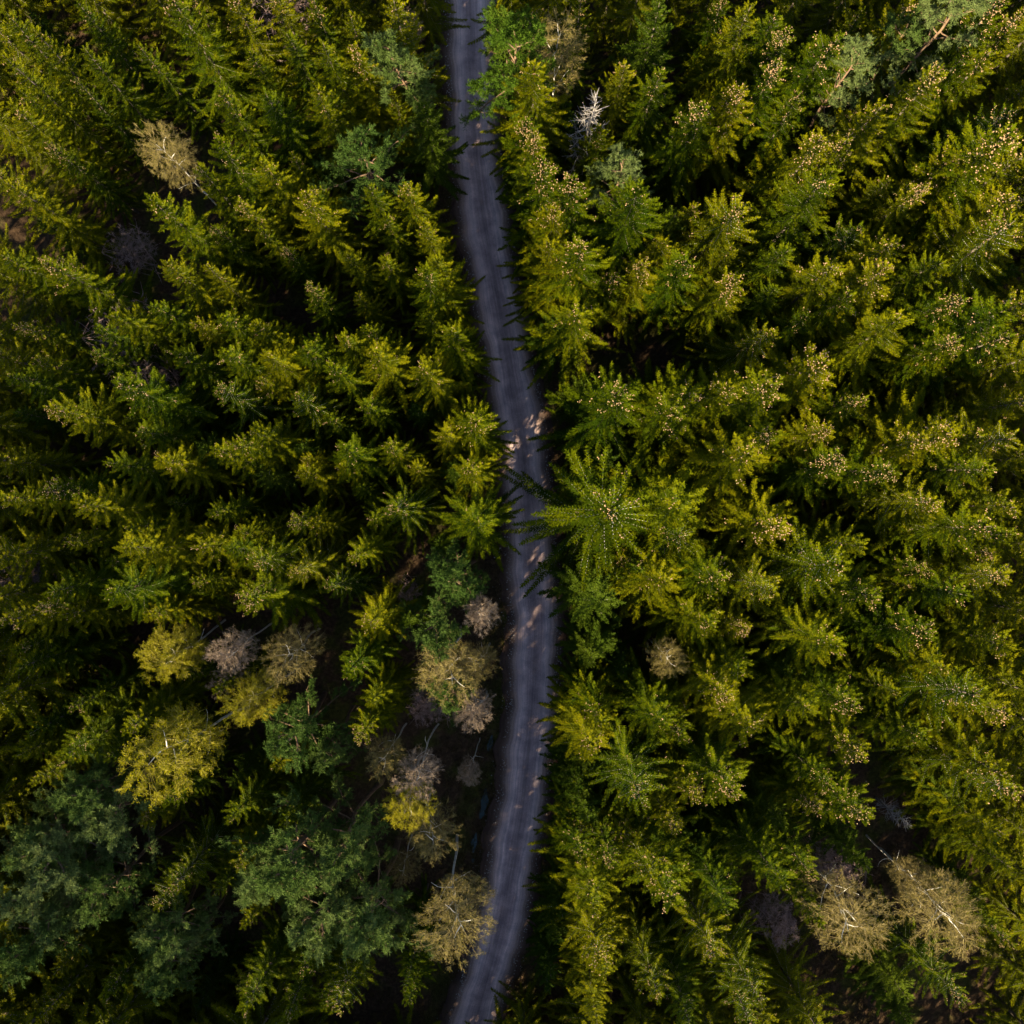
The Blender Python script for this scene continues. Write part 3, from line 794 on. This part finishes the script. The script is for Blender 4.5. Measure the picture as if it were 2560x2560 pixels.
# a few spruces that stand out serve as landmarks too
STANDOUT = {('E', 1430, 1040): ('broad star shaped spruce reaching over the road at mid picture', 'the star spruce over the road'),
            ('E', 1550, 400): ('wide yellow green spruce facing the road opening', 'the wide spruce by the opening'),
            ('F', 940, 1330): ('huge spreading spruce with many pale branch stems showing', 'the huge pale stemmed spruce'),
            ('F', 540, 960): ('large open star shaped spruce between black gaps', 'the open star spruce'),
            ('F', 800, 200): ('tall yellow topped spruce beside a black gap across the road', 'the yellow topped spruce'),
            ('F', 1390, 610): ('golden spruce with a long straight bough crossing its top', 'the golden spruce'),
            ('C', 130, 520): ('sunlit pale spruce crowded with cones along drooping boughs', 'the pale coned spruce'),
            ('C', 1440, 470): ('tall pale spruce draped with cones beside the orange trunked pine', 'the tall draped spruce'),
            ('C', 790, 820): ('big pale spruce tipped with bright cones above dark ground', 'the big pale spruce'),
            ('C', 1810, 1130): ('pale spruce with cones leaning to the outer edge', 'the pale leaning spruce'),
            ('B', 1630, 1110): ('dark boughed spruce with rows of cones below the forked pine', 'the row coned spruce'),
            ('B', 960, 275): ('tall roadside spruce with a pale bare stem and bright cone top', 'the pale stemmed roadside spruce'),
            ('B', 1790, 60): ('round bright green spruce without cones at the upper edge', 'the round bright green spruce'),
            ('A', 930, 5): ('big drooping spruce at the upper edge among black shadow', 'the big drooping spruce'),
            ('A', 290, 1480): ('spruce with spread boughs beside the largest black gap', 'the spread spruce by the gap'),
            ('D', 690, 300): ('cone crested spruce standing out over its dark neighbours', 'the cone crested spruce'),
            ('D', 410, 1000): ('long olive spruce sloping over a black gap', 'the long olive spruce'),
            ('D', 550, 1450): ('olive spruce with coned tip below the long olive one', 'the coned olive spruce'),
            ('I', 1660, 170): ('ragged pale spruce with whitish bough stems catching sun', 'the ragged pale spruce'),
            ('I', 340, 720): ('full spruce with a crescent of cones on its outer rim', 'the crescent coned spruce'),
            ('I', 990, 190): ('yellow green spruce with cones rimming its lower edge', 'the cone rimmed spruce'),
            ('G', 370, 410): ('olive spruce with a bright crest above the dark pines', 'the bright crested spruce')}

spr = []
for tile, (ox, oy, txt) in T.items():
    for item in txt.split():
        b = item.split(',')
        x, y = int(b[0]), int(b[1]); code = b[2] if len(b) > 2 else 'S'
        px, py = full(tile, x, y)
        if (tile, x, y) not in STANDOUT:
            k_ = 1 - {'S': 19.5, 'M': 22, 'X': 23, 's': 15.5, 'g': 12.5, 'G': 17, 'l': 18, 'o': 20}[code] / CAM_H
            A_ = np.array([1280 + (px - 1280) * k_, 1280 + (py - 1280) * k_]); D_ = np.array([px, py]) - A_
            gap = 999
            for cx_, cy_, rr_ in OPEN_PX:
                u_ = np.clip(((np.array([cx_, cy_]) - A_) @ D_) / max(D_ @ D_, 1), .25, 1)
                gap = min(gap, np.hypot(*(A_ + D_ * u_ - (cx_, cy_))) - rr_)
            gx_, gy_ = ground_at(px, py, (1 - k_) * CAM_H); vx_, vy_ = gx_ - 1.5, gy_ + 4.6
            along, across = -.656 * vx_ - .755 * vy_, abs(.755 * vx_ - .656 * vy_)
            if 2 < along < 33 and across < 1.7: continue      # the gap that lets the sun through to the road
            if gap < 0: continue                          # it would stand in front of a crown the photo shows
            if gap < 32 and code == 'S': code = 'n'
        spr.append([tile, x, y, code, px, py])
        if (tile, x, y) in STANDOUT: LAND.append((STANDOUT[(tile, x, y)][1], px, py))

ORD = ['first', 'second', 'third', 'fourth', 'fifth', 'sixth', 'seventh', 'eighth', 'ninth', 'tenth', 'eleventh', 'twelfth']
DIRS = ['right of', 'upper right of', 'above', 'upper left of', 'left of', 'lower left of', 'below', 'lower right of']
rank = {}
rows = []
for s in spr:
    tile, x, y, code, px, py = s
    if (tile, x, y) in STANDOUT: rows.append((s, None, None, 0)); continue
    c = [(math.hypot(px - lx, py - ly), nm, lx, ly) for nm, lx, ly in LAND]
    d, nm, lx, ly = min(c)
    sec = int(round(math.atan2(ly - py, px - lx) / (PI / 4))) % 8
    rows.append((s, nm, DIRS[sec], d))
byplace = {}
for r in rows:
    if r[1]: byplace.setdefault((r[1], r[2]), []).append(r)
for k_, v_ in byplace.items():
    v_.sort(key=lambda r: r[3])
    for i_, r in enumerate(v_): rank[id(r)] = i_

for r in rows:
    (tile, x, y, code, px, py), nm, dr, dist = r
    rr = rng.random()
    heavy = .80 if px > 1240 else (.22 if py < 1700 else .05)
    if code == 'o': kind = 'open'
    elif code in 'gG': kind = 'young'
    elif code == 'l': kind = 'light'
    elif code == 'X': kind = 'open'
    else: kind = 'heavy' if rr < heavy else 'light'
    h = {'n': 18.5, 'S': 19.5, 'M': 22, 'X': 23, 's': 15.5, 'g': 12.5, 'G': 17, 'l': 18, 'o': 20}[code] + rng.normal(0, 1.3)
    w = {'n': .80, 'S': 1.04, 'M': 1.22, 'X': 1.18, 's': 1.0, 'g': 1.05, 'G': 1.05, 'l': 1.05, 'o': 1.02}[code] * rng.uniform(.84, 1.18) * (1.06 if px > 1300 else .86)
    bx, by = ground_at(px, py, h)
    bx, by = off_road(bx, by, {'X': 4.8, 'g': 3.9, 's': 3.9, 'M': 4.6}.get(code, 4.2))
    var = int(rng.integers(0, 12))
    cone_n = {'heavy': 'heavy with cones', 'light': 'with few cones', 'open': 'with thin open boughs', 'young': 'without cones'}[kind]
    if nm is None:
        label = STANDOUT[(tile, x, y)][0]
    else:
        size = 'tall' if h > 20.5 else 'short' if h < 14.5 else 'mid-sized' if h < 17.5 else 'full-grown'
        label = f'{size} spruce {cone_n}, {ORD[rank[id(r)]]} {dr} {nm}'
    plant('young_spruce' if kind == 'young' else 'spruce_tree', kind, var, bx, by, h, w, rng.uniform(0, 2 * PI), label, 'spruce',
          'young spruces between the tall ones' if kind == 'young' else 'tall spruces of the forest', .035)
    BASES.append((bx, by, 1.6))

# ------------------------------------------------------------------ the wood beyond and beneath: one mass nobody could count
lod_t = [spruce(900 + i, 20, 3.3, 22, density=.72, lod=.6, base=.08) for i in range(3)]
lod_y = [spruce(950 + i, 10, 1.7, 0, density=.7, lod=.5, base=.08) for i in range(2)]


def merged(name, label, spots, protos, mats):
    w = MB()
    pre = []
    for wood, crown in protos:
        q = []
        for src, shift in ((wood, 3), (crown, 0)):
            for v_, f_, m_ in zip(src.v, src.f, src.m): pass
            V_ = np.concatenate(src.v)
            F4 = [f for f in src.f if f.shape[1] == 4]; M4 = [m for f, m in zip(src.f, src.m) if f.shape[1] == 4]
            F3 = [f for f in src.f if f.shape[1] == 3]; M3 = [m for f, m in zip(src.f, src.m) if f.shape[1] == 3]
            q.append((V_, F4, M4, F3, M3, shift))
        pre.append(q)
    for x, y, sc, rz, k in spots:
        c, s = math.cos(rz), math.sin(rz)
        Rm = np.array([[c, -s, 0], [s, c, 0], [0, 0, 1]]) * sc
        for V_, F4, M4, F3, M3, shift in pre[k % len(pre)]:
            n0 = w.n
            v2 = V_ @ Rm.T + np.array([x, y, ground_z(x, y)])
            first = True
            for F, Mm in ((F4, M4), (F3, M3)):
                if not F: continue
                w.v.append(v2.astype(np.float32) if first else np.zeros((0, 3), np.float32)); first = False
                w.f.append(np.concatenate(F) + n0); w.m.append((np.concatenate(Mm) + shift).astype(np.int32))
            w.n += len(V_)
    o = bpy.data.objects.new(name, w.mesh(name, mats)); COL.objects.link(o); tag(o, label, kind='stuff')
    return o


B = np.array([(a, b) for a, b, _ in BASES]); BR = np.array([c for *_, c in BASES])
spots, under = [], []
half_tip = lambda h: 46.0 * (1 - h / CAM_H)
cand = rng.uniform(-64, 64, (9000, 2))
pts_all = B.copy()
for x, y in cand:
    if abs(x - float(road_x(y))) < (2.7 if y < -46.5 else 3.3): continue
    h = rng.uniform(17.5, 22)
    if max(abs(x), abs(y)) < half_tip(h) + .4: continue
    if x > 50 or y > 52: continue
    gpx, gpy = 1280 + x / M_PX, 1280 - y / M_PX
    if 2250 < gpy < 2560 and 780 < gpx < 1170 or 2120 < gpy < 2600 and 1950 < gpx < 2440: continue      # the dark openings along the lower edge
    if gpx < 130 and 400 < gpy < 900: continue
    if np.min(np.hypot(pts_all[:, 0] - x, pts_all[:, 1] - y)) < (2.3 if y < -45 and x < 6 else 2.9 if max(abs(x), abs(y)) < 50 else 3.6): continue  # unseen trees at lower left packed closer to keep sun off the road
    pts_all = np.vstack([pts_all, [[x, y]]])
    spots.append((x, y, h / 20 * (1.32 if x + y < -46 else 1.0), rng.uniform(0, 6.28), int(rng.integers(0, 3))))  # unseen lower left trees made taller to throw shade into the frame
merged('surrounding_woods', 'mass of spruces beyond the edges of the picture', spots, lod_t, [M_NEEDLE, M_TIP, M_CONE, M_BARK, M_TWIG])
print('polys', {k: [len(c.polygons) for _, c in v] for k, v in V.items()}, flush=True)
print('surrounding', len(spots), 'spruces', len(spr), 'special', len(SPECIAL))

# ------------------------------------------------------------------ light
AZ = math.atan2(-.755, -.656); EL = math.radians(24.5)
to_sun = np.array([math.cos(AZ) * math.cos(EL), math.sin(AZ) * math.cos(EL), math.sin(EL)])
sun = bpy.data.lights.new('sun', 'SUN'); sun.energy = 5.0; sun.angle = math.radians(.5); sun.color = (1.0, .83, .53)
so = bpy.data.objects.new('sun', sun); COL.objects.link(so)
import mathutils
so.rotation_euler = mathutils.Vector(to_sun).to_track_quat('Z', 'Y').to_euler()
so.location = (to_sun * 120).tolist()
w = bpy.data.worlds.new('World'); SC.world = w; w.use_nodes = True
nt = w.node_tree; bg = nt.nodes['Background']
sky = nt.nodes.new('ShaderNodeTexSky'); sky.sky_type = 'NISHITA'; sky.sun_disc = False
sky.sun_elevation = EL; sky.sun_rotation = math.atan2(-to_sun[0], to_sun[1])
nt.links.new(sky.outputs[0], bg.inputs[0]); bg.inputs[1].default_value = .060

# ------------------------------------------------------------------ camera
cam = bpy.data.cameras.new('camera'); cam.sensor_width = 36; cam.sensor_fit = 'HORIZONTAL'
cam.lens = 18.0 / (46.0 / CAM_H); cam.clip_end = 4000; cam.clip_start = 1
co = bpy.data.objects.new('camera', cam); COL.objects.link(co); co.location = (0, 0, CAM_H); co.rotation_euler = (0, 0, 0)
SC.camera = co
vs = SC.view_settings; vs.view_transform = 'Standard'; vs.look = 'None'; vs.gamma = 1; vs.exposure = 2.0
SC.cycles.max_bounces = 3; SC.cycles.diffuse_bounces = 1; SC.cycles.transmission_bounces = 2
